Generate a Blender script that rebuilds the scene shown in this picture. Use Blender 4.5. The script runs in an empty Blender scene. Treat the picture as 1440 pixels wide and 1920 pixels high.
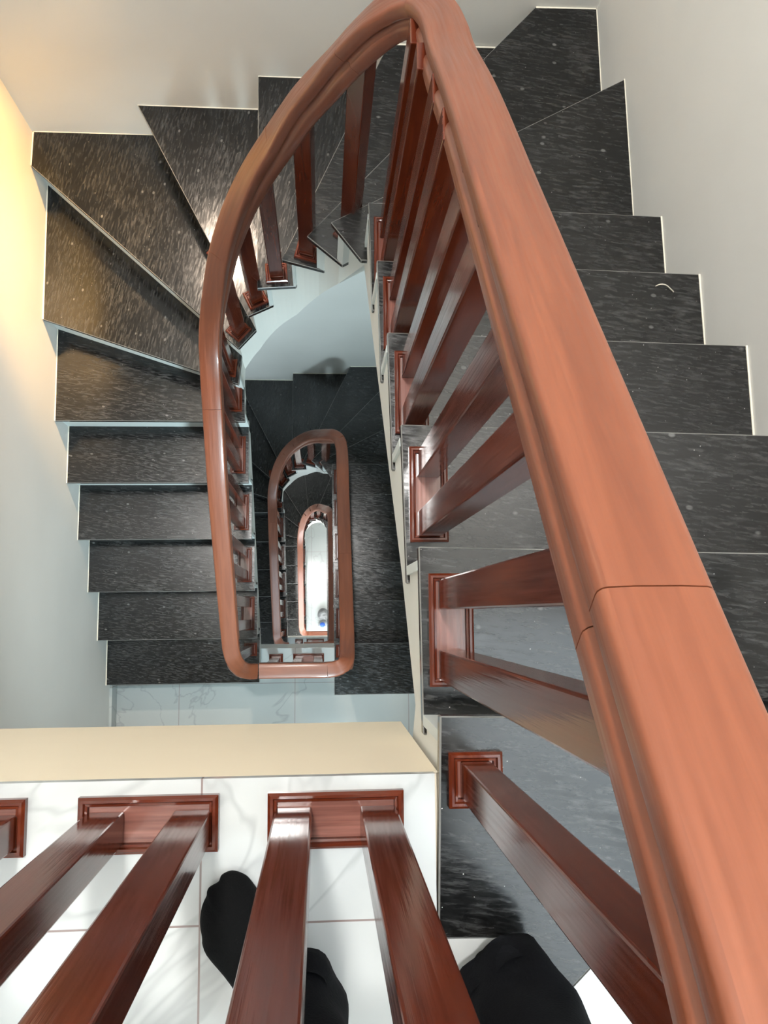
import bpy, bmesh, math, random
from mathutils import Vector, Matrix
random.seed(7)
S = 1.25                      # one plan unit of the survey is 1.25 m
sc = bpy.context.scene
COL = sc.collection

# ------------------------------------------------------------------ camera
cd = bpy.data.cameras.new('camera'); cam = bpy.data.objects.new('camera', cd); COL.objects.link(cam)
cam.location = (0, 0, 0.98412 * S)
cam.rotation_euler = (0.119102, -0.073835, -0.008888)
cd.sensor_fit = 'VERTICAL'; cd.sensor_height = 36.0; cd.lens = 1579.865 / 1920 * 36.0
cd.clip_start = 0.02; cd.clip_end = 60
sc.camera = cam

# ------------------------------------------------------------------ world, exposure
w = bpy.data.worlds.new('world'); sc.world = w; w.use_nodes = True
w.node_tree.nodes['Background'].inputs[0].default_value = (0.75, 0.88, 1.0, 1)
w.node_tree.nodes['Background'].inputs[1].default_value = 0.5
sc.view_settings.view_transform = 'Standard'; sc.view_settings.look = 'None'
sc.view_settings.exposure = -0.12; sc.view_settings.gamma = 1.0
sc.view_settings.use_curve_mapping = False
sc.cycles.max_bounces = 10; sc.cycles.diffuse_bounces = 6; sc.cycles.glossy_bounces = 5
sc.cycles.sample_clamp_indirect = 6.0
sc.cycles.use_denoising = True

# lamp strengths (all the knobs in one place)
WIN0 = 4.5      # daylight through the landing window, top storey
WIN1 = 1.6
FILL1 = 27.0      # added cool fill aimed at the lower back wall (W)       # first lower landing
WIN2 = 7.0
WIN3 = 16.0
CEIL_W = 285.0    # ceiling lamp over the stairwell (W)
LAND_W = 6.0
BULB_W = 5.0
WIDE_W = 200.0
SPOT_W = 520.0    # warm spot on the winders

def lamp(name, kind, loc, energy, color, size=0.1, target=None, **kw):
    d = bpy.data.lights.new(name, kind); d.energy = energy; d.color = color
    if kind == 'AREA': d.shape = 'DISK'; d.size = size * S
    else: d.shadow_soft_size = size * S
    for k, v in kw.items(): setattr(d, k, v)
    o = bpy.data.objects.new(name, d); COL.objects.link(o)
    o.location = Vector(loc) * S
    if target is not None:
        o.rotation_euler = (Vector(target) - Vector(loc)).to_track_quat('-Z', 'Y').to_euler()
    return o
lamp('stairwell_lamp_light', 'AREA', (-0.3, 0.95, 4.3), CEIL_W, (1.0, 0.98, 0.95), 0.25, (-0.3, 0.95, 0))
lamp('landing_lamp_light', 'AREA', (0.1, -0.9, 4.3), LAND_W, (1.0, 0.97, 0.93), 0.30, (0.1, -0.9, 0))
WARM = (-0.34, 1.650, -0.45)
lamp('wall_lamp_spot', 'SPOT', WARM, SPOT_W, (1.0, 0.55, 0.14), 0.025, (-1.0, 1.25, -1.90), spot_size=math.radians(40), spot_blend=0.9)
lamp('wall_lamp_wide', 'SPOT', (-0.42, 1.650, -0.60), WIDE_W, (1.0, 0.80, 0.62), 0.025, (-0.50, 0.80, -2.0), spot_size=math.radians(70), spot_blend=0.8)
lamp('lower_landing_fill', 'AREA', (0.10, -1.12, -0.62), FILL1, (0.72, 0.93, 1.0), 0.12, (-0.12, 1.68, -3.95), spread=math.radians(70))  # added light, no fixture; brightens the back wall under the top flight
lamp('wall_lamp_bulb', 'POINT', (-0.66, 1.60, 0.72), BULB_W, (1.0, 0.72, 0.40), 0.05)

# ------------------------------------------------------------------ mesh helpers
def finish(name, bm, mat, parent=None, bevel=0, smooth=False, kind=None):
    for v in bm.verts: v.co *= S
    bmesh.ops.recalc_face_normals(bm, faces=bm.faces)
    me = bpy.data.meshes.new(name); bm.to_mesh(me); bm.free()
    if smooth:
        for p in me.polygons: p.use_smooth = True
    o = bpy.data.objects.new(name, me); COL.objects.link(o)
    for m in (mat if isinstance(mat, (list, tuple)) else [mat]): me.materials.append(m)
    if parent is not None:
        o.parent = parent; o.matrix_parent_inverse = Matrix.Translation(-parent.location)
    if bevel:
        b = o.modifiers.new('bevel', 'BEVEL'); b.width = bevel * S; b.segments = 2; b.limit_method = 'ANGLE'; b.angle_limit = math.radians(40)
    if kind: o['kind'] = kind
    return o

def thing(name, label, cat, loc, group=None):
    o = bpy.data.objects.new(name, None); COL.objects.link(o); o.location = Vector(loc) * S
    o.empty_display_size = 0.1
    o['label'] = label; o['category'] = cat
    if group: o['group'] = group
    return o
def tag(o, label, cat, group=None):
    o['label'] = label; o['category'] = cat
    if group: o['group'] = group
    return o

def prism(bm, pts, z0, z1):
    """closed prism over a plan polygon; z0/z1 may be per-point lists"""
    n = len(pts)
    zb = z0 if isinstance(z0, (list, tuple)) else [z0] * n
    zt = z1 if isinstance(z1, (list, tuple)) else [z1] * n
    b = [bm.verts.new((p[0], p[1], z)) for p, z in zip(pts, zb)]
    t = [bm.verts.new((p[0], p[1], z)) for p, z in zip(pts, zt)]
    fs = [bm.faces.new(t), bm.faces.new(b[::-1])]
    for i in range(n):
        j = (i + 1) % n
        fs.append(bm.faces.new((b[i], b[j], t[j], t[i])))
    for f in fs: f.normal_update()
    bmesh.ops.triangulate(bm, faces=[f for f in fs[:2] if n > 4], quad_method='FIXED', ngon_method='EAR_CLIP')
def box(bm, x0, x1, y0, y1, z0, z1):
    prism(bm, [(x0, y0), (x1, y0), (x1, y1), (x0, y1)], z0, z1)
def obox(bm, c, ux, hx, hy, z0, z1):
    """oriented box: centre c (x,y), unit dir ux, half sizes; returns verts order for uv"""
    ux = Vector(ux).normalized(); uy = Vector((-ux.y, ux.x)); c = Vector(c)
    pts = [c - ux*hx - uy*hy, c + ux*hx - uy*hy, c + ux*hx + uy*hy, c - ux*hx + uy*hy]
    prism(bm, [(p.x, p.y) for p in pts], z0, z1)

def lerp(a, b, t): return a + (b - a) * t

def catmull(pts, step=0.02):
    P = [Vector(p) for p in pts]; out = []
    for i in range(len(P) - 1):
        p0 = P[max(i-1, 0)]; p1 = P[i]; p2 = P[i+1]; p3 = P[min(i+2, len(P)-1)]
        n = max(1, int((p2 - p1).length / step))
        for k in range(n):
            t = k / n
            a = p1*2; b = (p2 - p0)*t; c = (p0*2 - p1*5 + p2*4 - p3)*t*t; d = (p1*3 - p0 - p2*3 + p3)*t**3
            out.append((a + b + c + d) * 0.5)
    out.append(P[-1]); return out

# ------------------------------------------------------------------ materials
def M(name):
    m = bpy.data.materials.new(name); m.use_nodes = True
    nt = m.node_tree; b = nt.nodes['Principled BSDF']
    return m, nt, b
def nd(nt, t, **kw):
    n = nt.nodes.new(t)
    for k, v in kw.items(): setattr(n, k, v)
    return n
def ramp(nt, stops, src=None):
    r = nd(nt, 'ShaderNodeValToRGB'); e = r.color_ramp.elements
    while len(e) > 1: e.remove(e[-1])
    e[0].position, e[0].color = stops[0][0], tuple(stops[0][1]) + (1,) if len(stops[0][1]) == 3 else stops[0][1]
    for p, c in stops[1:]:
        q = e.new(p); q.color = tuple(c) + (1,)
    if src is not None: nt.links.new(src, r.inputs[0])
    return r
def g(v): return (v, v, v)

def wood(name, dark, mid, light, rough=0.22, coat=0.6, grain=0.8):
    m, nt, b = M(name); L = nt.links.new
    uv = nd(nt, 'ShaderNodeUVMap'); oi = nd(nt, 'ShaderNodeObjectInfo')
    mp = nd(nt, 'ShaderNodeMapping'); mp.inputs['Scale'].default_value = (2.2, 26, 1)
    cmb = nd(nt, 'ShaderNodeCombineXYZ'); mul = nd(nt, 'ShaderNodeMath', operation='MULTIPLY'); mul.inputs[1].default_value = 37.0
    L(oi.outputs['Random'], mul.inputs[0]); L(mul.outputs[0], cmb.inputs[0]); L(mul.outputs[0], cmb.inputs[2])
    L(uv.outputs[0], mp.inputs['Vector']); L(cmb.outputs[0], mp.inputs['Location'])
    n1 = nd(nt, 'ShaderNodeTexNoise'); n1.inputs['Scale'].default_value = 1.6; n1.inputs['Detail'].default_value = 6; n1.inputs['Distortion'].default_value = 0.8
    L(mp.outputs[0], n1.inputs['Vector'])
    mp2 = nd(nt, 'ShaderNodeMapping'); mp2.inputs['Scale'].default_value = (6, 220, 1)
    L(uv.outputs[0], mp2.inputs['Vector']); L(cmb.outputs[0], mp2.inputs['Location'])
    n2 = nd(nt, 'ShaderNodeTexNoise'); n2.inputs['Scale'].default_value = 1.0; n2.inputs['Detail'].default_value = 3
    L(mp2.outputs[0], n2.inputs['Vector'])
    r1 = ramp(nt, [(0.28, dark), (0.5, mid), (0.74, light)], n1.outputs['Fac'])
    r2 = ramp(nt, [(0.35, g(0.72)), (0.6, g(1.0))], n2.outputs['Fac'])
    mx = nd(nt, 'ShaderNodeMixRGB', blend_type='MULTIPLY'); mx.inputs[0].default_value = grain
    L(r1.outputs[0], mx.inputs[1]); L(r2.outputs[0], mx.inputs[2]); L(mx.outputs[0], b.inputs['Base Color'])
    rr = ramp(nt, [(0.3, g(rough*0.8)), (0.7, g(rough*1.35))], n2.outputs['Fac']); L(rr.outputs[0], b.inputs['Roughness'])
    b.inputs['Specular IOR Level'].default_value = 0.4; b.inputs['Coat Weight'].default_value = coat; b.inputs['Coat Roughness'].default_value = 0.12
    bp = nd(nt, 'ShaderNodeBump'); bp.inputs['Strength'].default_value = 0.06; bp.inputs['Distance'].default_value = 0.002
    L(n2.outputs['Fac'], bp.inputs['Height']); L(bp.outputs[0], b.inputs['Normal'])
    return m

def granite(name, ang, dust=1.0):
    m, nt, b = M(name); L = nt.links.new
    gp = nd(nt, 'ShaderNodeNewGeometry'); oi = nd(nt, 'ShaderNodeObjectInfo')
    cmb = nd(nt, 'ShaderNodeCombineXYZ'); mul = nd(nt, 'ShaderNodeMath', operation='MULTIPLY'); mul.inputs[1].default_value = 23.0
    L(oi.outputs['Random'], mul.inputs[0])
    for k in range(3): L(mul.outputs[0], cmb.inputs[k])
    rot = nd(nt, 'ShaderNodeVectorRotate', rotation_type='Z_AXIS'); rot.inputs['Angle'].default_value = ang
    L(gp.outputs['Position'], rot.inputs['Vector'])
    add = nd(nt, 'ShaderNodeVectorMath', operation='ADD'); L(rot.outputs[0], add.inputs[0]); L(cmb.outputs[0], add.inputs[1])
    mp = nd(nt, 'ShaderNodeMapping'); mp.inputs['Scale'].default_value = (24, 140, 50); L(add.outputs[0], mp.inputs['Vector'])
    n1 = nd(nt, 'ShaderNodeTexNoise'); n1.inputs['Scale'].default_value = 1.0; n1.inputs['Detail'].default_value = 9; n1.inputs['Roughness'].default_value = 0.70; n1.inputs['Distortion'].default_value = 0.2
    L(mp.outputs[0], n1.inputs['Vector'])
    nb = nd(nt, 'ShaderNodeTexNoise'); nb.inputs['Scale'].default_value = 7.0; nb.inputs['Detail'].default_value = 3; L(add.outputs[0], nb.inputs['Vector'])
    # streaks gathered into clouds
    ms = nd(nt, 'ShaderNodeMath', operation='MULTIPLY_ADD'); ms.inputs[1].default_value = 0.30
    L(nb.outputs['Fac'], ms.inputs[0]); L(n1.outputs['Fac'], ms.inputs[2])
    r1 = ramp(nt, [(0.0, (0.0035, 0.0036, 0.0037)), (0.60, (0.0048, 0.0049, 0.005)), (0.72, g(0.017)), (0.84, g(0.046)), (0.95, g(0.10))], ms.outputs[0])
    # pale oval crystals
    mv = nd(nt, 'ShaderNodeMapping'); mv.inputs['Scale'].default_value = (20, 30, 20); L(add.outputs[0], mv.inputs['Vector'])
    vo = nd(nt, 'ShaderNodeTexVoronoi'); vo.inputs['Scale'].default_value = 1.0; L(mv.outputs[0], vo.inputs['Vector'])
    vr = ramp(nt, [(0.10, g(1)), (0.17, g(0))], vo.outputs['Distance'])
    vs = nd(nt, 'ShaderNodeSeparateXYZ'); L(vo.outputs['Color'], vs.inputs[0])
    vt = nd(nt, 'ShaderNodeMath', operation='GREATER_THAN'); vt.inputs[1].default_value = 0.82; L(vs.outputs[0], vt.inputs[0])
    vm = nd(nt, 'ShaderNodeMath', operation='MULTIPLY'); L(vr.outputs[0], vm.inputs[0]); L(vt.outputs[0], vm.inputs[1])
    vm2 = nd(nt, 'ShaderNodeMath', operation='MULTIPLY'); L(vm.outputs[0], vm2.inputs[0]); L(n1.outputs['Fac'], vm2.inputs[1])
    mx = nd(nt, 'ShaderNodeMixRGB'); mx.inputs[2].default_value = (0.17, 0.17, 0.165, 1); L(vm2.outputs[0], mx.inputs[0]); L(r1.outputs[0], mx.inputs[1])
    # tiny dust grains
    v2 = nd(nt, 'ShaderNodeTexVoronoi'); v2.inputs['Scale'].default_value = 105; L(add.outputs[0], v2.inputs['Vector'])
    d2 = ramp(nt, [(0.06, g(1)), (0.11, g(0))], v2.outputs['Distance'])
    s2 = nd(nt, 'ShaderNodeSeparateXYZ'); L(v2.outputs['Color'], s2.inputs[0])
    t2 = nd(nt, 'ShaderNodeMath', operation='GREATER_THAN'); t2.inputs[1].default_value = 0.90; L(s2.outputs[1], t2.inputs[0])
    m2 = nd(nt, 'ShaderNodeMath', operation='MULTIPLY'); L(d2.outputs[0], m2.inputs[0]); L(t2.outputs[0], m2.inputs[1])
    mx2 = nd(nt, 'ShaderNodeMixRGB'); mx2.inputs[2].default_value = (0.5, 0.49, 0.47, 1); L(m2.outputs[0], mx2.inputs[0]); L(mx.outputs[0], mx2.inputs[1])
    L(mx2.outputs[0], b.inputs['Base Color'])
    rr = ramp(nt, [(0.35, g(0.11)), (0.7, g(0.25))], n1.outputs['Fac']); L(rr.outputs[0], b.inputs['Roughness'])
    b.inputs['Specular IOR Level'].default_value = 0.5
    return m

def paint(name, col, rough=0.55, bump=0.05, scale=60):
    m, nt, b = M(name); L = nt.links.new
    gp = nd(nt, 'ShaderNodeNewGeometry')
    n = nd(nt, 'ShaderNodeTexNoise'); n.inputs['Scale'].default_value = scale; n.inputs['Detail'].default_value = 4; L(gp.outputs['Position'], n.inputs['Vector'])
    n3 = nd(nt, 'ShaderNodeTexNoise'); n3.inputs['Scale'].default_value = 2.5; n3.inputs['Detail'].default_value = 3; L(gp.outputs['Position'], n3.inputs['Vector'])
    r = ramp(nt, [(0.3, tuple(c*0.95 for c in col)), (0.7, col)], n3.outputs['Fac']); L(r.outputs[0], b.inputs['Base Color'])
    b.inputs['Roughness'].default_value = rough
    bp = nd(nt, 'ShaderNodeBump'); bp.inputs['Strength'].default_value = bump; bp.inputs['Distance'].default_value = 0.004
    L(n.outputs['Fac'], bp.inputs['Height']); L(bp.outputs[0], b.inputs['Normal'])
    return m

def marble_tile(name, x0, y0, px, py, base=(0.47, 0.485, 0.485)):
    m, nt, b = M(name); L = nt.links.new
    gp = nd(nt, 'ShaderNodeNewGeometry'); sp = nd(nt, 'ShaderNodeSeparateXYZ'); L(gp.outputs['Position'], sp.inputs[0])
    def joint(out, o, p):
        a = nd(nt, 'ShaderNodeMath', operation='SUBTRACT'); a.inputs[1].default_value = o * S; L(out, a.inputs[0])
        d = nd(nt, 'ShaderNodeMath', operation='PINGPONG'); d.inputs[1].default_value = p * S / 2; L(a.outputs[0], d.inputs[0])
        t = nd(nt, 'ShaderNodeMath', operation='LESS_THAN'); t.inputs[1].default_value = 0.0014; L(d.outputs[0], t.inputs[0]); return t
    jx = joint(sp.outputs[0], x0, px); jy = joint(sp.outputs[1], y0, py)
    j = nd(nt, 'ShaderNodeMath', operation='MAXIMUM'); L(jx.outputs[0], j.inputs[0]); L(jy.outputs[0], j.inputs[1])
    n = nd(nt, 'ShaderNodeTexNoise'); n.inputs['Scale'].default_value = 1.7; n.inputs['Detail'].default_value = 4; n.inputs['Distortion'].default_value = 1.3
    L(gp.outputs['Position'], n.inputs['Vector'])
    v = ramp(nt, [(0.485, base), (0.498, tuple(c*0.80 for c in base)), (0.511, base)], n.outputs['Fac'])
    n2 = nd(nt, 'ShaderNodeTexNoise'); n2.inputs['Scale'].default_value = 3.0; L(gp.outputs['Position'], n2.inputs['Vector'])
    r2 = ramp(nt, [(0.35, g(0.94)), (0.65, g(1.0))], n2.outputs['Fac'])
    mm = nd(nt, 'ShaderNodeMixRGB', blend_type='MULTIPLY'); mm.inputs[0].default_value = 1; L(v.outputs[0], mm.inputs[1]); L(r2.outputs[0], mm.inputs[2])
    mx = nd(nt, 'ShaderNodeMixRGB'); mx.inputs[2].default_value = (0.22, 0.17, 0.16, 1); L(j.outputs[0], mx.inputs[0]); L(mm.outputs[0], mx.inputs[1])
    L(mx.outputs[0], b.inputs['Base Color']); b.inputs['Roughness'].default_value = 0.12
    return m

def plain(name, col, rough=0.5, **kw):
    m, nt, b = M(name); b.inputs['Base Color'].default_value = tuple(col) + (1,); b.inputs['Roughness'].default_value = rough
    for k, v in kw.items(): b.inputs[k].default_value = v
    return m
def glow(name, col, strength):
    m, nt, b = M(name); b.inputs['Base Color'].default_value = (0.8, 0.8, 0.8, 1)
    b.inputs['Emission Color'].default_value = tuple(col) + (1,); b.inputs['Emission Strength'].default_value = strength
    return m

WOOD_RAIL = wood('varnished_rail_wood', (0.142, 0.040, 0.018), (0.172, 0.050, 0.0225), (0.203, 0.062, 0.0285), 0.36, 0.12, 0.3)
WOOD_BAL = wood('varnished_baluster_wood', (0.064, 0.0105, 0.0045), (0.088, 0.0155, 0.0058), (0.113, 0.022, 0.008), 0.13, 0.0, 0.35)
WOOD_PLATE = wood('lacquered_plate_wood', (0.13, 0.045, 0.033), (0.19, 0.072, 0.054), (0.27, 0.115, 0.09), 0.2, 0.4)
GRAN = {'x': granite('black_granite_along', 0.14), 'y': granite('black_granite_across', math.pi/2 + 0.2)}
GRAN_EDGE = plain('worn_edge_highlight', (0.17, 0.168, 0.16), 0.35)  # pale bevel colour paints in the highlight along the worn nosings
PAINT_WALL = paint('cream_wall_paint', (0.74, 0.73, 0.70))
PAINT_BEAM = paint('cream_beam_paint', (0.84, 0.735, 0.57))
PAINT_RISER = paint('white_riser_paint', (0.62, 0.66, 0.65), 0.5)
PAINT_STR = paint('white_string_paint', (0.72, 0.72, 0.68), 0.5)
CAULK = plain('cream_caulk', (0.70, 0.66, 0.56), 0.7)
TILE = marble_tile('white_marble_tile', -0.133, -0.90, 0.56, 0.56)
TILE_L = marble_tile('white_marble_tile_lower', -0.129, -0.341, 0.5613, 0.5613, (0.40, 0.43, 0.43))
CEIL = paint('white_ceiling_paint', (0.8, 0.8, 0.78))

# ------------------------------------------------------------------ survey of the stair
RR, R0 = 0.1659, 0.175
LEVELS = [0.0, -3.2613, -6.5863, -9.9113]
WL = lambda y: -1.0005 - 0.0035 * y
WR = lambda y: 0.8085 - 0.0185 * y
WBY = lambda x: 1.6845 + 0.0068 * x
WALL = {'back': 1.6845}
def xmap(lv):
    # the lower wells are narrower on their inner edges
    a, b = [(-0.29, 0.1066), (-0.29, 0.0655), (-0.185, 0.055)][lv]
    return lambda x: a + (x + 0.29) * (b - a) / 0.3966
def tread_z(lv, i):
    if lv == 0: return -i * RR if i <= 7 else -7 * RR - (i - 7) * R0
    return LEVELS[lv] - i * R0
RIGHT_Y = [(-0.1162, 0.2086), (-0.153, 0.2125), (-0.153, 0.2125)]
LEFT_Y = [(0.730, 0.2107), (0.774, 0.2125), (0.774, 0.2125)]
SKEW = [-0.0221, 0.0, 0.0]
IN_N = {6: (0.0232, 0.9544), 7: (-0.0385, 0.9939), 8: (-0.1129, 1.0029), 9: (-0.1953, 0.985), 10: (-0.2374, 0.9597), 11: (-0.2837, 0.906), 12: (-0.2996, 0.8277)}
IN_B = {6: (0.0976, 0.8587), 7: (0.0561, 0.9162), 8: (0.0087, 0.9723), 9: (-0.0771, 0.9942), 10: (-0.155, 0.9991), 11: (-0.2232, 0.9735), 12: (-0.2883, 0.9357), 13: (-0.2955, 0.8695)}
OUT_N = {6: (0.783, 1.364), 7: (0.602, 1.687), 8: (0.200, 1.684), 9: (-0.198, 1.682), 10: (-0.608, 1.680), 11: (-1.006, 1.552), 12: (-1.004, 1.062)}
CW = Vector((-0.095, 0.79))
def inner_edge(lv, i):        # straight-run well edge
    if i <= 5: return [0.1362, 0.1334, 0.1267, 0.120, 0.1133, 0.1066][i] if lv == 0 else [0, 0.0655, 0.055][lv]
    return xmap(lv)(-0.29)
def nosing(lv, i):
    """(inner, outer) end of the nosing line of tread i"""
    if i <= 5:
        y0, gg = RIGHT_Y[lv]; y = y0 + i * gg; xi = inner_edge(lv, i); xo = WR(y)
        return Vector((xi, y + SKEW[lv]*xi)), Vector((xo, y + SKEW[lv]*xo))
    if i <= 12:
        p = IN_N[i]; return Vector((xmap(lv)(p[0]), p[1])), Vector(OUT_N[i])
    y0, gg = LEFT_Y[lv]; y = y0 - (i - 13) * gg
    return Vector((inner_edge(lv, i), y)), Vector((WL(y), y - 0.002))
def shift_back(lv, i, d):
    """nosing line of tread i moved back (uphill) by d, kept on walls and well edge"""
    a, b = nosing(lv, i)
    if i <= 5: return a + Vector((0, -d)), b + Vector((0.0185*d, -d))
    if i >= 13: return a + Vector((0, d)), b + Vector((0, d))
    nxt = Vector((xmap(lv)(IN_B[i+1][0]), IN_B[i+1][1]))
    u = (nxt - a); a2 = a + u * min(1.0, d / u.length * 1.6)
    if i == 6: b2 = b + Vector((0.0, -d*1.3))
    elif i in (7, 8, 9, 10): b2 = b + Vector((d*1.3, 0))
    else: b2 = b + Vector((0, d*1.3))
    if i == 11: b2 = Vector((-1.006, min(b.y + d*1.3, 1.66)))
    return a2, b2
def tread_poly(lv, i):
    a, b = nosing(lv, i)
    if i == 0:
        if lv == 0:
            return [a, b, Vector((0.816, -0.36)), Vector((0.345, -0.362)), Vector((0.278, -0.423)), Vector((0.215, -0.364)), Vector((a.x - 0.006, -0.362))]
        return [a, b, Vector((0.812, -0.402)), Vector((a.x, -0.402))]
    a2, b2 = shift_back(lv, i - 1, 0.045)
    if 6 <= i <= 13: a2 = Vector((xmap(lv)(IN_B[i][0]), IN_B[i][1]))
    if i == 7: mid = [Vector((0.7775, 1.6895))]
    elif i == 11: mid = [Vector((-1.005, 1.678))]
    else: mid = []
    return [a, b] + mid + [b2, a2]

def build_flight(lv, label):
    t = thing('staircase', label, 'staircase', (0.45, -0.1, LEVELS[lv]), 'black granite winder flights stacked in the stairwell')
    TH = 0.019
    for i in range(0, 19):
        z = tread_z(lv, i); bm = bmesh.new(); P = tread_poly(lv, i)
        prism(bm, [(p.x, p.y) for p in P], z - TH, z)
        tr = finish('tread', bm, [GRAN['y' if 9 <= i <= 12 else 'x'], GRAN_EDGE], t, 0.0017)
        tr.modifiers['bevel'].material = 1; tr.modifiers['bevel'].segments = 1
        # riser under this nosing
        zn = tread_z(lv, i + 1) if i < 18 else LEVELS[lv + 1]
        a, b = shift_back(lv, i, 0.018); a1, b1 = shift_back(lv, i, 0.032)
        bm = bmesh.new(); prism(bm, [(a.x, a.y), (b.x, b.y), (b1.x, b1.y), (a1.x, a1.y)], zn, z - TH)
        finish('riser', bm, PAINT_RISER, t)
        # caulk along the wall edge
        if i > 0:
            Q = P[1:-1]; bm = bmesh.new()
            for k in range(len(Q) - 1):
                p, q = Q[k], Q[k+1]
                d = q - p
                if d.length < 1e-4: continue
                n = Vector((-d.y, d.x)).normalized() * 0.0038
                if n.dot(Vector((-0.1, 0.6)) - p) < 0: n = -n
                jit = [lerp(0.5, 1.5, random.random()) for _ in range(2)]
                prism(bm, [(p.x, p.y), (q.x, q.y), (q.x + n.x*jit[0], q.y + n.y*jit[0]), (p.x + n.x*jit[1], p.y + n.y*jit[1])], z - 0.002, z + 0.0015)
            finish('caulk_line', bm, CAULK, tr)
    # concrete waist: one closed body following the steps
    bm = bmesh.new()
    def drop(i):
        tab = {6: 0.34, 7: 0.40, 8: 0.44, 9: 0.44, 10: 0.40, 11: 0.36, 12: 0.33}
        return tab.get(i, 0.30)
    for i in range(0, 20):
        z = tread_z(lv, i) if i < 19 else LEVELS[lv+1]
        if i == 0:
            a, b = nosing(lv, 0); a0 = Vector((a.x, -0.34)); b0 = Vector((b.x, -0.34))
        else: a0, b0 = shift_back(lv, i - 1, 0.02)
        if i < 19: a1, b1 = shift_back(lv, i, 0.02)
        else: continue
        def inset(v, k):
            if k <= 5: return Vector((v.x + 0.005, v.y))
            if k >= 13: return Vector((v.x - 0.006, v.y))
            d = (v - CW).normalized(); return v + d * 0.006
        zs0 = (tread_z(lv, max(i-1, 0)) - drop(i-1)); zs1 = z - drop(i)
        if i == 0: zs0 = z - (0.469 if lv == 0 else 0.30)
        inner = []; N = 5 if 6 <= i <= 13 else 1
        A0, A1 = inset(a0, i-1), inset(a1, i)
        for k in range(N + 1):
            s = k / N; p = A0.lerp(A1, s)
            if 6 <= i <= 13:
                r = lerp((A0-CW).length, (A1-CW).length, s); d = (p - CW); p = CW + d.normalized() * r
            inner.append((p, lerp(zs0, zs1, s)))
        outer = [(b1, zs1)]
        if i == 7: outer.append((Vector((0.7775, 1.6895)), (zs0+zs1)/2))
        if i == 11: outer.append((Vector((-1.005, 1.678)), (zs0+zs1)/2))
        outer.append((b0, zs0))
        poly = [p for p, _ in inner] + [p for p, _ in outer]; zb = [q for _, q in inner] + [q for _, q in outer]
        prism(bm, [(p.x, p.y) for p in poly], zb, z - TH)
    finish('waist_slab', bm, PAINT_STR, t)
    return t

# ------------------------------------------------------------------ setting
H_TOP = 4.45
def wall(name, pts, z0, z1, mat):
    bm = bmesh.new(); prism(bm, pts, z0, z1); return finish(name, bm, mat, kind='structure')
ZB = -13.3
wall('wall_left', [(WL(-1.7), -1.7), (WL(1.75), 1.75), (-1.15, 1.75), (-1.15, -1.7)], ZB, H_TOP, PAINT_WALL)
wall('wall_right', [(WR(-1.7), -1.7), (0.96, -1.7), (0.96, 1.75), (WR(1.75), 1.75)], ZB, H_TOP, PAINT_WALL)
wall('wall_back', [(-1.15, WBY(-1.15)), (0.96, WBY(0.96)), (0.96, 1.83), (-1.15, 1.83)], ZB, H_TOP, PAINT_WALL)
wall('wall_front', [(-1.15, -1.85), (0.96, -1.85), (0.96, -1.7), (-1.15, -1.7)], ZB, H_TOP, PAINT_WALL)
wall('ceiling', [(-1.15, -1.85), (0.96, -1.85), (0.96, 1.83), (-1.15, 1.83)], H_TOP, H_TOP + 0.1, CEIL)
YLS = [-0.1834, -0.172, -0.215]
for lv, zz in enumerate(LEVELS[:3]):
    xr = 0.96; tl = TILE if lv == 0 else TILE_L
    xa, xb = -1.0, 0.815
    YL = YLS[lv]; P0 = tread_poly(lv, 0); xe = P0[-1].x - 0.001
    back = [(p.x, p.y - 0.001) for p in P0[2:]]
    pts = [(xa, -1.7), (xb + 0.022, -1.7)] + [(xb + 0.001, back[0][1])] + back[1:] + [(xe, back[-1][1]), (xe, YL), (xa, YL)]
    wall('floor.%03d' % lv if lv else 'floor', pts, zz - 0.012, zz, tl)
    # slab and edge beam under the tiles
    dep = (0.469, 0.60, 0.60)[lv]
    bm = bmesh.new(); prof = [(-1.7, -0.15), (-1.7, -0.022), (YL - 0.0011, -0.022), (YL - 0.0011, -0.0122), (YL - 0.0003, -0.0122), (YL - 0.0003, -dep), (YL - 0.16, -dep), (YL - 0.16, -0.15)]
    va = [bm.verts.new((xa, y, zz + h)) for y, h in prof]; xq = P0[-1].x + 0.004 if lv == 0 else xb
    vb = [bm.verts.new((xq, y, zz + h)) for y, h in prof]
    for k in range(len(prof)): bm.faces.new((va[k], va[(k+1) % 8], vb[(k+1) % 8], vb[k]))
    ends = [bm.faces.new(va), bm.faces.new(vb[::-1])]
    for f in ends: f.normal_update()
    bmesh.ops.triangulate(bm, faces=ends, quad_method='FIXED', ngon_method='EAR_CLIP')
    if lv == 0: box(bm, xq + 0.0005, xb, -1.7, -0.37, zz - 0.15, zz - 0.022)
    finish('beam' if lv == 0 else 'beam.%03d' % lv, bm, PAINT_BEAM if lv == 0 else PAINT_STR, kind='structure')
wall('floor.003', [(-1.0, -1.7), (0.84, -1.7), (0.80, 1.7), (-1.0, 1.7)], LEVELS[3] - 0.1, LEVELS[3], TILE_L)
# tiled skirting on the first lower landing
bm = bmesh.new(); prism(bm, [(WL(-1.69), -1.69), (WL(-0.33), -0.33), (WL(-0.33) + 0.012, -0.33), (WL(-1.69) + 0.012, -1.69)], LEVELS[1], LEVELS[1] + 0.10)
finish('baseboard_left', bm, TILE_L, kind='structure')

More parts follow.
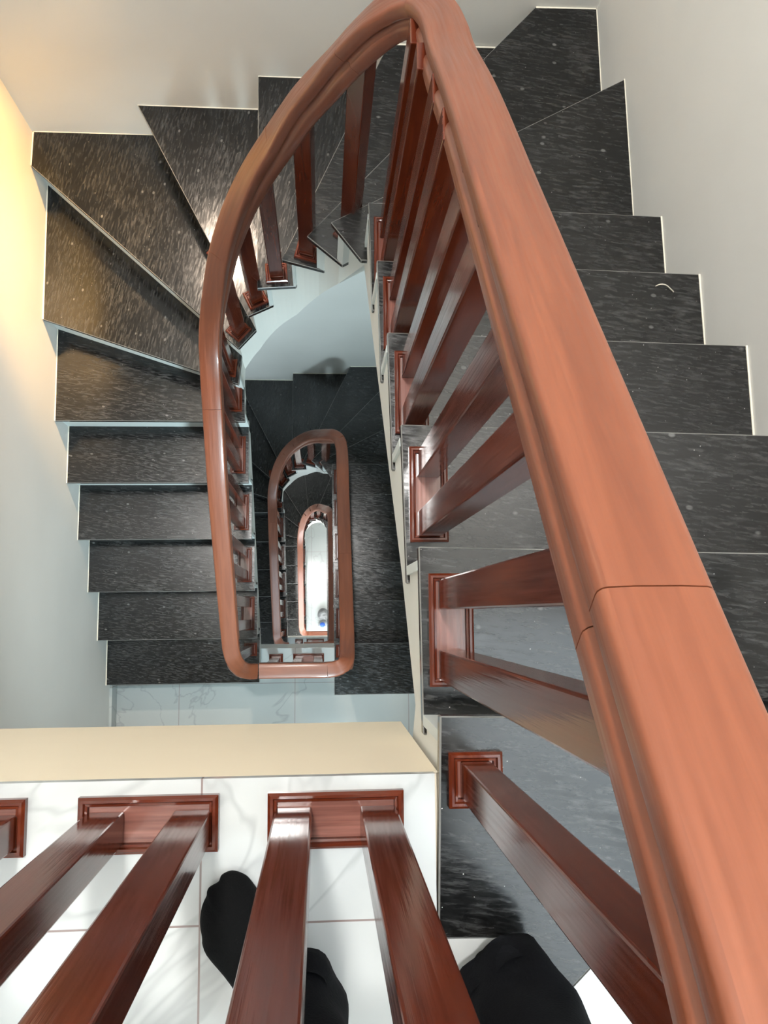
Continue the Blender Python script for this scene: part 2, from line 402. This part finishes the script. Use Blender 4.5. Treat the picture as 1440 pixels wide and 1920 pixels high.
# windows: frame and lit pane
FRAME = plain('white_window_frame', (0.75, 0.76, 0.76), 0.4)
def window(n, axis, pos, u0, u1, z0, z1, strength, col=(0.74, 0.90, 1.0)):
    e = bpy.data.objects.new('window_%d' % n, None); COL.objects.link(e); e['kind'] = 'structure'
    uc = (u0 + u1) / 2; c = (pos, uc, z0) if axis == 'x' else (uc, pos, z0); e.location = Vector(c) * S
    sgn = -1 if axis == 'x' else 1
    def b(bm, a0, a1, c0, c1, d0, d1):
        if axis == 'x': box(bm, min(pos + sgn*d0, pos + sgn*d1), max(pos + sgn*d0, pos + sgn*d1), a0, a1, c0, c1)
        else: box(bm, a0, a1, min(pos + sgn*d0, pos + sgn*d1), max(pos + sgn*d0, pos + sgn*d1), c0, c1)
    bm = bmesh.new()
    f = 0.035
    b(bm, u0 - f, u1 + f, z0 - f, z0, 0, 0.03); b(bm, u0 - f, u1 + f, z1, z1 + f, 0, 0.03)
    b(bm, u0 - f, u0, z0, z1, 0, 0.03); b(bm, u1, u1 + f, z0, z1, 0, 0.03); b(bm, uc - f/2, uc + f/2, z0, z1, 0, 0.025)
    finish('window_frame', bm, FRAME, e)
    bm = bmesh.new(); b(bm, u0, u1, z0, z1, 0.004, 0.009)
    finish('window_pane', bm, glow('daylight_pane_%d' % n, col, strength), e)
window(1, 'x', WR(-0.5), -1.30, 0.12, 0.40, 4.1, WIN0)
window(2, 'y', -1.7, -0.75, 0.35, LEVELS[1] + 0.7, LEVELS[1] + 2.2, WIN1, (0.72, 0.93, 1.0))
window(3, 'y', -1.7, -0.75, 0.35, LEVELS[2] + 0.7, LEVELS[2] + 2.2, WIN2)
window(4, 'y', -1.7, -0.85, 0.65, LEVELS[3] + 0.3, LEVELS[3] + 2.4, WIN3, (0.93, 0.98, 1.0))

# ------------------------------------------------------------------ staircases
build_flight(0, 'black granite winder flight descending from the white tiled landing at the top')
build_flight(1, 'dark granite winder flight one storey below, around the middle brown handrail loop')
build_flight(2, 'lowest granite winder flight at the bottom of the well beside the bright floor')

# ------------------------------------------------------------------ railings
def uvs(bm, fn):
    lay = bm.loops.layers.uv.new('UVMap')
    for f in bm.faces:
        for l in f.loops: l[lay].uv = fn(f, l.vert.co)
PROF = [(-0.0262, 0.0002), (-0.012, 0.0010), (0.012, 0.0010), (0.0262, 0.0002), (0.0290, -0.0008), (0.0309, -0.0030), (0.0315, -0.0060), (0.0315, -0.0195), (0.0300, -0.0230), (0.0275, -0.0245),
        (0.0255, -0.0265), (0.0255, -0.0315), (0.0290, -0.0335), (0.0312, -0.0365), (0.0315, -0.0400), (0.0315, -0.0530), (0.0300, -0.0570), (0.0270, -0.0595), (0.020, -0.060)]
PROF = PROF + [(-x, y) for x, y in PROF[4:]][::-1]
PER = [0.0]
for k in range(len(PROF)):
    a, b = PROF[k], PROF[(k+1) % len(PROF)]; PER.append(PER[-1] + math.hypot(b[0]-a[0], b[1]-a[1]))
def sweep(path, parent, mat, u0=0.0):
    """handrail length following path (list of Vector, top centre line)"""
    bm = bmesh.new(); lay = bm.loops.layers.uv.new('UVMap'); rings = []; u = u0; us = []
    n = len(path)
    for i, p in enumerate(path):
        t = (path[min(i+1, n-1)] - path[max(i-1, 0)]).normalized()
        h = Vector((t.x, t.y, 0))
        lat = Vector((t.y, -t.x, 0)).normalized()
        up = lat.cross(t).normalized()
        if up.z < 0: up = -up
        if i: u += (p - path[i-1]).length
        us.append(u); rings.append([bm.verts.new(p + lat*a + up*b) for a, b in PROF])
    m = len(PROF)
    for i in range(n - 1):
        for k in range(m):
            k2 = (k+1) % m
            f = bm.faces.new((rings[i][k], rings[i][k2], rings[i+1][k2], rings[i+1][k])); f.smooth = True
            for l, uv in zip(f.loops, ((us[i], PER[k]), (us[i], PER[k+1]), (us[i+1], PER[k+1]), (us[i+1], PER[k]))): l[lay].uv = (uv[0]*S, uv[1]*S)
    for ring, uu in ((rings[0], us[0]), (rings[-1], us[-1])):
        f = bm.faces.new([bm.verts.new(v.co) for v in ring])
        for l in f.loops: l[lay].uv = (uu, l.vert.co.z * 0.2)
    o = finish('handrail', bm, mat, parent)
    return o
def baluster(parent, c, ux, z0, z1, mat=None):
    bm = bmesh.new(); obox(bm, c, ux, 0.0205, 0.0175, z0, z1)
    uvs(bm, lambda f, co: (co.z*S, ((co.x + co.y) if abs(f.normal.z) < 0.5 else co.x)*S))
    return finish('baluster', bm, mat or WOOD_BAL, parent, 0.0022)
def base_plate(parent, c, ux, hx, hy, z):
    """moulded rim around a sunk panel"""
    ux = Vector(ux).normalized(); uy = Vector((-ux.y, ux.x)); c = Vector(c)
    bm = bmesh.new(); loops = []
    for ins, h in ((0, 0), (0, 0.009), (0.003, 0.012), (0.006, 0.012), (0.0075, 0.009), (0.010, 0.0085), (0.011, 0.003)):
        a, b = hx - ins, hy - ins
        loops.append([bm.verts.new((c + ux*sx*a + uy*sy*b).to_3d() + Vector((0, 0, z + h))) for sx, sy in ((-1, -1), (1, -1), (1, 1), (-1, 1))])
    for l0, l1 in zip(loops, loops[1:]):
        for k in range(4): bm.faces.new((l0[k], l0[(k+1) % 4], l1[(k+1) % 4], l1[k]))
    bm.faces.new(loops[0][::-1])
    def fn(f, co):
        d = Vector((co.x, co.y)) - c
        return (d.dot(ux)*S, (d.dot(uy) + co.z)*S)
    uvs(bm, fn)
    pb = bmesh.new(); obox(pb, c, ux, hx - 0.0105, hy - 0.0105, z, z + 0.003); uvs(pb, fn)
    pl = finish('base_plate', pb, WOOD_PLATE, parent)
    finish('rim_moulding', bm, WOOD_BAL, pl)
    return pl

ARC0 = [(0.172, 0.74, -0.030), (0.172, 0.81, -0.082), (0.168, 0.875, -0.133), (0.152, 0.928, -0.178), (0.120, 0.957, -0.220), (0.083, 0.974, -0.275), (0.035, 0.998, -0.385), (-0.012, 1.019, -0.505),
        (-0.067, 1.032, -0.632), (-0.119, 1.034, -0.768), (-0.178, 1.021, -0.907), (-0.229, 0.995, -1.044), (-0.278, 0.950, -1.204), (-0.315, 0.890, -1.375),
        (-0.335, 0.820, -1.485), (-0.340, 0.745, -1.555)]
LEFT0 = [(-0.34, 0.66, -1.608), (-0.34, 0.585, -1.655), (-0.34, 0.43, -1.757), (-0.34, 0.27, -1.885), (-0.34, 0.095, -2.040), (-0.34, -0.097, -2.215)]
def rail_path(lv):
    Lz = LEVELS[lv]
    rx = [(-0.34, 0.172), (-0.34, 0.11), (-0.228, 0.092)][lv]
    fx = lambda x: rx[0] + (x + 0.34) * (rx[1] - rx[0]) / 0.512
    k = 1.0 if lv == 0 else 1.0196
    fz = lambda z: Lz + (z - 0.66) * k + 0.66
    gy = -0.232 if lv < 2 else -0.262; ty = (-0.232, -0.262, -0.246)[lv]; R = rx[1]
    ztop = 0.735 if lv == 0 else 0.755
    if lv == 0: rt = [(R, y, 0.5715 - 0.7965 * (y - 0.0)) for y in (-0.14, 0.0, 0.2, 0.4, 0.6)]
    else: rt = [(R, y, 0.66 - 0.825 * (y + 0.153)) for y in (-0.10, 0.0, 0.2, 0.4, 0.6)]
    rt = [(x, y, z + Lz) for x, y, z in rt]
    seg_g = [(-0.985 if lv == 0 else fx(-0.34) + 0.088, gy, Lz + ztop), (R - 0.2, gy, Lz + ztop), (R - 0.085, gy, Lz + ztop), (R - 0.035, gy + 0.010, Lz + ztop - 0.004), (R - 0.006, gy + 0.040, Lz + ztop - 0.016)]
    arc = [(fx(x), y, fz(z)) for x, y, z in ARC0]
    lf = [(fx(x), y, fz(z)) for x, y, z in LEFT0]
    L1 = LEVELS[lv+1]; xl = fx(-0.34)
    dy = ty + 0.232
    tail = [(xl + 0.002, -0.140 + dy, L1 + 1.005), (xl + 0.010, -0.178 + dy, L1 + 0.965), (xl + 0.028, ty + 0.020, L1 + 0.90), (xl + 0.055, ty + 0.003, L1 + 0.82), (xl + 0.085, ty, L1 + 0.765)]
    if lv == 2: tail += [(xl + 0.16, ty, L1 + 0.755), (0.085, ty, L1 + 0.755)]
    return seg_g, rt, arc, lf, tail

def build_railing(lv, label, gcount):
    Lz = LEVELS[lv]; gy = -0.232
    if lv == 2: gy = -0.262
    t = thing('stair_railing', label, 'railing', (0.17, -0.2, Lz), 'varnished wooden railings of the stacked flights')
    seg_g, rt, arc, lf, tail = rail_path(lv)
    full = catmull(seg_g + rt + arc[0:] + lf + tail, 0.016)
    # cut into lengths at the joints seen in the wood
    def cutidx(p): return min(range(len(full)), key=lambda k: (full[k] - Vector(p)).length)
    y_j = 0.012 if lv == 0 else 0.30
    cuts = [0, cutidx(seg_g[2]), cutidx((rt[0][0], y_j, Lz + 0.5715 - 0.7965*y_j)), cutidx(arc[3]), cutidx(arc[6]), cutidx(arc[9]), cutidx(arc[12]), cutidx((arc[0][0]*0 + lf[0][0], 0.62, lf[0][2])), len(full) - 1]
    for a, b in zip(cuts, cuts[1:]):
        if b - a < 1: continue
        P = [v.copy() for v in full[a:b+1]]
        if len(P) >= 2:
            d0 = (P[1] - P[0]).normalized(); d1 = (P[-2] - P[-1]).normalized()
            P[0] += d0 * 0.0005; P[-1] += d1 * 0.0005
        sweep(P, t, WOOD_RAIL, a * 0.016)
    k0 = cutidx(seg_g[2]); k1 = cutidx(rt[0]); k2 = cutidx(arc[8])
    def rail_z(c, part=0):
        seg = full[:k0+2] if part == 0 else full[k1:k2] if part == 1 else full[k2:]
        best = min(seg, key=lambda p: (p.x - c[0])**2 + (p.y - c[1])**2)
        return best.z
    # flight balusters, in pairs on moulded plates (single ones on the winders)
    for i in range(0, 19):
        z = tread_z(lv, i); a, b = nosing(lv, i)
        if i == 0:
            c = Vector((a.x + 0.039, -0.190)); base_plate(t, c, (0, 1), 0.031, 0.031, z)
            baluster(t, c, (0, 1), z + 0.003, rail_z(c, 1) - 0.05); continue
        if i == 18:
            c = Vector((a.x - 0.0425, -0.168)); base_plate(t, c, (0, 1), 0.031, 0.0305, z)
            baluster(t, c, (0, 1), z + 0.003, rail_z(c, 2) - 0.045)
        elif i == 6: continue
        elif i <= 5 or i >= 13:
            sg = 1 if i <= 5 else -1
            c = Vector((a.x + sg*0.0425, a.y - sg*0.1135)); base_plate(t, c, (0, 1), 0.076, 0.0305, z)
            for s in (1, -1):
                q = c + Vector((0, s*0.0475)); baluster(t, q, (0, 1), z + 0.003, rail_z(q, 1 if i <= 5 else 2) - 0.045)
        else:
            ib = Vector((xmap(lv)(IN_B[i][0]), IN_B[i][1])); mid = (a + ib) / 2; u = (ib - a).normalized()
            n = Vector((-u.y, u.x)); n = n if n.dot(mid - CW) > 0 else -n
            c = mid + n * ((0.078, 0.050, 0.050)[lv] if i == 7 else 0.044) + u * (0.022 if i == 7 else 0.003); base_plate(t, c, u, 0.033, 0.0305, z)
            baluster(t, c, u, z + 0.003, rail_z(c, 1 if i <= 8 else 2) - 0.05)
    # guard along the landing edge
    for kind_, cx in gcount:
        c = Vector((cx, gy + 0.0025)); base_plate(t, c, (1, 0), 0.076 if kind_ == 2 else 0.034, 0.0305, Lz)
        for s in ((-0.0475, 0.0475) if kind_ == 2 else (0,)):
            baluster(t, c + Vector((s, -0.004)), (1, 0), Lz + 0.003, rail_z((cx, gy)) - 0.05)
    return t
build_railing(0, 'reddish brown varnished railing around the top landing and flight, nearest and largest', [(2, 0.0165), (2, -0.1895), (2, -0.3975), (2, -0.605), (2, -0.812)])
build_railing(1, 'brown railing loop in the middle of the well, one storey below', [(1, -0.222), (2, -0.062)])
build_railing(2, 'small lowest railing loop framing the bright floor at the bottom', [(1, -0.195), (2, -0.052)])

# ------------------------------------------------------------------ person behind the guard
SKIN = plain('skin', (0.50, 0.30, 0.20), 0.5); CLOTH = paint('black_trouser_cloth', (0.0035, 0.004, 0.0055), 0.9, 0.25, 260)
SOCK = paint('black_sock_knit', (0.0028, 0.003, 0.0032), 0.9, 0.3, 400); SHIRT = paint('dark_shirt_cloth', (0.03, 0.032, 0.04), 0.8, 0.2, 200)
for m_ in (CLOTH, SOCK): m_.node_tree.nodes['Principled BSDF'].inputs['Specular IOR Level'].default_value = 0.12
HAIR = plain('black_hair', (0.01, 0.009, 0.008), 0.5)
def skinned(name, V, E, R, mat, parent, sub=2):
    me = bpy.data.meshes.new(name); me.from_pydata([Vector(v) * S for v in V], E, []); o = bpy.data.objects.new(name, me); COL.objects.link(o)
    me.materials.append(mat)
    md = o.modifiers.new('skin', 'SKIN'); md.use_smooth_shade = True
    for k, v in enumerate(me.skin_vertices[0].data):
        r = R[k]; v.radius = (r * S, r * S) if not isinstance(r, tuple) else (r[0] * S, r[1] * S)
    me.skin_vertices[0].data[0].use_root = True
    ss = o.modifiers.new('sub', 'SUBSURF'); ss.levels = sub; ss.render_levels = sub
    if parent is not None: o.parent = parent; o.matrix_parent_inverse = Matrix.Translation(-parent.location)
    return o
pe = thing('person', 'person in black socks and black trousers standing behind the landing balusters', 'person', (0.09, -0.42, 0))
BV = [(0.09, -0.44, 0.72), (0.09, -0.43, 0.86), (0.09, -0.41, 1.00), (0.09, -0.395, 1.09), (0.09, -0.375, 1.14), (0.09, -0.36, 1.20), (0.09, -0.355, 1.27),
      (0.045, -0.44, 0.66), (0.005, -0.415, 0.37), (-0.022, -0.435, 0.06), (0.135, -0.44, 0.66), (0.185, -0.42, 0.37), (0.196, -0.405, 0.06),
      (-0.055, -0.40, 1.06), (-0.115, -0.37, 0.90), (-0.10, -0.27, 0.79), (0.235, -0.40, 1.06), (0.295, -0.37, 0.90), (0.12, -0.28, 0.80),
      (-0.094, -0.245, 0.765), (0.105, -0.25, 0.768)]
BE = [(0, 1), (1, 2), (2, 3), (3, 4), (4, 5), (5, 6), (0, 7), (7, 8), (8, 9), (0, 10), (10, 11), (11, 12), (3, 13), (13, 14), (14, 15), (3, 16), (16, 17), (17, 18), (15, 19), (18, 20)]
BR = [0.085, 0.08, 0.09, 0.07, 0.04, 0.058, 0.062, 0.06, 0.042, 0.03, 0.06, 0.042, 0.03, 0.04, 0.032, 0.022, 0.04, 0.032, 0.022, 0.024, 0.024]
# five fingers on each hand, curled over the guard rail
for base, sx in ((19, -1), (20, 1)):
    bx, by, bz = BV[base]
    for f in range(5):
        n = len(BV); ox = (f - 2) * 0.0125 * sx
        ln = (0.7, 1.0, 1.1, 1.02, 0.8)[f]
        if f == 0: pts = [(bx - 0.026*sx, by + 0.004, bz + 0.0), (bx - 0.034*sx, by + 0.018, bz - 0.006)]
        else: pts = [(bx + ox*0.9, by + 0.020*ln, bz + 0.002), (bx + ox, by + 0.042*ln, bz - 0.010), (bx + ox, by + 0.050*ln, bz - 0.030)]
        prev = base
        for q in pts: BV.append(q); BR.append(0.0068 if q is not pts[-1] else 0.0058); BE.append((prev, len(BV)-1)); prev = len(BV)-1
skinned('body', BV, BE, BR, SKIN, pe)
skinned('shirt', [(0.09, -0.44, 0.70), (0.09, -0.43, 0.84), (0.09, -0.41, 0.99), (0.09, -0.397, 1.09), (-0.055, -0.40, 1.06), (-0.115, -0.37, 0.90), (-0.104, -0.29, 0.808), (0.235, -0.40, 1.06), (0.295, -0.37, 0.90), (0.14, -0.295, 0.818)],
        [(0, 1), (1, 2), (2, 3), (3, 4), (4, 5), (5, 6), (3, 7), (7, 8), (8, 9)], [0.105, 0.1, 0.108, 0.075, 0.052, 0.044, 0.034, 0.052, 0.044, 0.034], SHIRT, pe)
skinned('hair', [(0.09, -0.385, 1.20), (0.09, -0.38, 1.275), (0.09, -0.345, 1.31)], [(0, 1), (1, 2)], [0.05, 0.066, 0.045], HAIR, pe)
def face_bit(name, c, r, mat):
    bm = bmesh.new(); bmesh.ops.create_icosphere(bm, subdivisions=2, radius=1.0)
    for v in bm.verts: v.co = Vector((v.co.x*r[0], v.co.y*r[1], v.co.z*r[2])) + Vector(c)
    finish(name, bm, mat, pe, smooth=True)
face_bit('nose', (0.09, -0.294, 1.225), (0.010, 0.014, 0.016), SKIN)
face_bit('mouth', (0.09, -0.303, 1.195), (0.018, 0.006, 0.005), plain('lips', (0.35, 0.12, 0.1), 0.5))
for sx in (-1, 1):
    face_bit('eye', (0.09 + sx*0.022, -0.303, 1.243), (0.010, 0.007, 0.006), plain('eye_white', (0.6, 0.6, 0.6), 0.3))
    face_bit('ear', (0.09 + sx*0.062, -0.36, 1.23), (0.008, 0.014, 0.02), SKIN)

def trouser_leg(bm, axis, rad, seed):
    """hollow-looking trouser leg: rings along axis with soft folds"""
    rnd = random.Random(seed); ph = [rnd.uniform(0, 6.28) for _ in range(4)]; N = 40; rings = []
    cz = catmull(axis, 0.012)
    zt = axis[-1][2]; z0 = axis[0][2]
    for p in cz:
        t = (p.z - z0) / (zt - z0); r = lerp(rad[0], rad[1], min(1, t*1.3)) if t < 0.75 else lerp(rad[1], rad[2], (t - 0.75)/0.25)
        fold = max(0, 1 - t*2.2)
        ring = []
        for k in range(N):
            a = 2*math.pi*k/N
            rr = r * (1 + fold*(0.085*math.sin(3*a + ph[0] + 22*p.z) + 0.035*math.sin(7*a + ph[1] - 46*p.z) + 0.03*math.sin(2*a + ph[2] + 60*p.z)) + 0.02*math.sin(4*a + ph[3] + 14*p.z))
            hem = 0.012*math.sin(2*a + ph[1]) if p is cz[0] else 0
            ring.append(bm.verts.new((p.x + rr*math.cos(a), p.y + rr*1.02*math.sin(a), p.z + hem)))
        rings.append(ring)
    for r0, r1 in zip(rings, rings[1:]):
        for k in range(N): bm.faces.new((r0[k], r0[(k+1) % N], r1[(k+1) % N], r1[k]))
    inner = [bm.verts.new(Vector((axis[0][0], axis[0][1], v.co.z)).lerp(v.co, 0.93)) for v in rings[0]]
    up = [bm.verts.new(v.co + Vector((0, 0, 0.05))) for v in inner]
    for k in range(N):
        bm.faces.new((rings[0][k], inner[k], inner[(k+1) % N], rings[0][(k+1) % N])); bm.faces.new((inner[k], up[k], up[(k+1) % N], inner[(k+1) % N]))
    bm.faces.new(rings[-1])
bm = bmesh.new()
trouser_leg(bm, [(-0.030, -0.405, 0.055), (-0.024, -0.422, 0.16), (0.005, -0.415, 0.37), (0.04, -0.435, 0.60), (0.05, -0.44, 0.74)], (0.057, 0.066, 0.085), 3)
trouser_leg(bm, [(0.197, -0.398, 0.045), (0.199, -0.408, 0.16), (0.187, -0.415, 0.37), (0.145, -0.435, 0.60), (0.13, -0.44, 0.74)], (0.053, 0.066, 0.085), 11)
finish('trousers', bm, CLOTH, pe, smooth=True)
def sock(outline, hgt, name):
    bm = bmesh.new(); c = sum((Vector(p) for p in outline), Vector((0, 0))) / len(outline)
    pts = [Vector(p) for p in outline]; n = len(pts); pr = None
    # smooth closed outline
    sm = []
    for k in range(n):
        for t in (0, 0.25, 0.5, 0.75):
            p0, p1, p2, p3 = pts[k-1], pts[k], pts[(k+1) % n], pts[(k+2) % n]
            sm.append((p1*2 + (p2-p0)*t + (p0*2 - p1*5 + p2*4 - p3)*t*t + (p1*3 - p0 - p2*3 + p3)*t**3) * 0.5)
    for ins, h in ((0.05, 0.001), (0.0, 0.008), (0.0, 0.018), (0.07, 0.030), (0.22, 0.040), (0.5, 0.048), (0.8, 0.051)):
        ring = []
        for p in sm:
            q = p.lerp(c, ins); tt = max(0, min(1, (-0.27 - q.y) / 0.15)); ring.append(bm.verts.new((q.x, q.y - 0.004, h * lerp(0.6, hgt, tt))))
        if pr:
            for k in range(len(ring)): bm.faces.new((pr[k], pr[(k+1) % len(ring)], ring[(k+1) % len(ring)], ring[k]))
        else: bm.faces.new(ring)
        pr = ring
    bm.faces.new(pr)
    return finish(name, bm, SOCK, pe, smooth=True)
sock([(-0.098, -0.277), (-0.109, -0.281), (-0.1125, -0.288), (-0.123, -0.294), (-0.1245, -0.301), (-0.1290, -0.311), (-0.1305, -0.326), (-0.128, -0.341), (-0.124, -0.355), (-0.095, -0.387),
      (-0.062, -0.436), (-0.028, -0.472), (0.004, -0.470), (0.014, -0.435), (-0.010, -0.385), (-0.042, -0.335), (-0.066, -0.303), (-0.077, -0.288), (-0.085, -0.281)], 1.5, 'sock')
sock([(0.175, -0.372), (0.197, -0.368), (0.216, -0.375), (0.222, -0.40), (0.222, -0.44), (0.20, -0.465), (0.178, -0.44), (0.168, -0.39)], 1.3, 'sock')

# ------------------------------------------------------------------ things on the ground floor
def crumple(name, c, r, mat, seed, label, cat, sub=3):
    rnd = random.Random(seed); bm = bmesh.new(); bmesh.ops.create_icosphere(bm, subdivisions=sub, radius=1.0)
    ph = [(Vector((rnd.uniform(-1, 1), rnd.uniform(-1, 1), rnd.uniform(-1, 1))) * rnd.uniform(3, 9), rnd.uniform(0, 6)) for _ in range(9)]
    for v in bm.verts:
        d = 1 + 0.09 * sum(abs(math.sin(k.dot(v.co) + o)) for k, o in ph) / 2 + rnd.uniform(-0.04, 0.04)
        v.co = Vector((c[0] + v.co.x*r[0]*d, c[1] + v.co.y*r[1]*d, c[2] + r[2] + max(-r[2], v.co.z*r[2]*d)))
    return tag(finish(name, bm, mat), label, cat)
GZ = LEVELS[3]
crumple('plastic_bag', (0.024, -0.020, GZ), (0.055, 0.062, 0.05), plain('grey_plastic_film', (0.16, 0.165, 0.17), 0.4), 5, 'grey crumpled plastic bag lying on the bright floor at the bottom', 'bag')
crumple('plastic_bag', (0.030, -0.152, GZ), (0.056, 0.044, 0.035), plain('pale_plastic_film', (0.30, 0.32, 0.34), 0.4), 9, 'pale plastic bag under the blue bundle on the bright bottom floor', 'bag')
crumple('cloth_bundle', (0.016, -0.150, GZ + 0.092), (0.028, 0.026, 0.02), plain('blue_plastic', (0.03, 0.10, 0.45), 0.4), 14, 'small bright blue bundle on the pale bag at the bottom of the well', 'bundle', 2)

# curl of wood shaving on the black tread from the landing
zs = tread_z(0, 4)
pts = [Vector(p) for p in ((0.697, 0.672, zs + 0.002), (0.707, 0.675, zs + 0.004), (0.718, 0.673, zs + 0.005), (0.727, 0.667, zs + 0.003), (0.735, 0.660, zs + 0.002))]
bm = bmesh.new(); rings = []
for k, p in enumerate(catmull(pts, 0.003)):
    rings.append([bm.verts.new(p + Vector((0.0004*a, 0.0009*b, 0.0014*c))) for a, b, c in ((0, -1, -1), (0, 1, -1), (0, 1, 1), (0, -1, 1))])
for r0, r1 in zip(rings, rings[1:]):
    for k in range(4): bm.faces.new((r0[k], r0[(k+1) % 4], r1[(k+1) % 4], r1[k]))
bm.faces.new(rings[0]); bm.faces.new(rings[-1])
tag(finish('wood_shaving', bm, plain('pale_wood_shaving', (0.55, 0.5, 0.42), 0.7)), 'tiny pale curl of wood shaving on a black tread near the right wall', 'shaving')
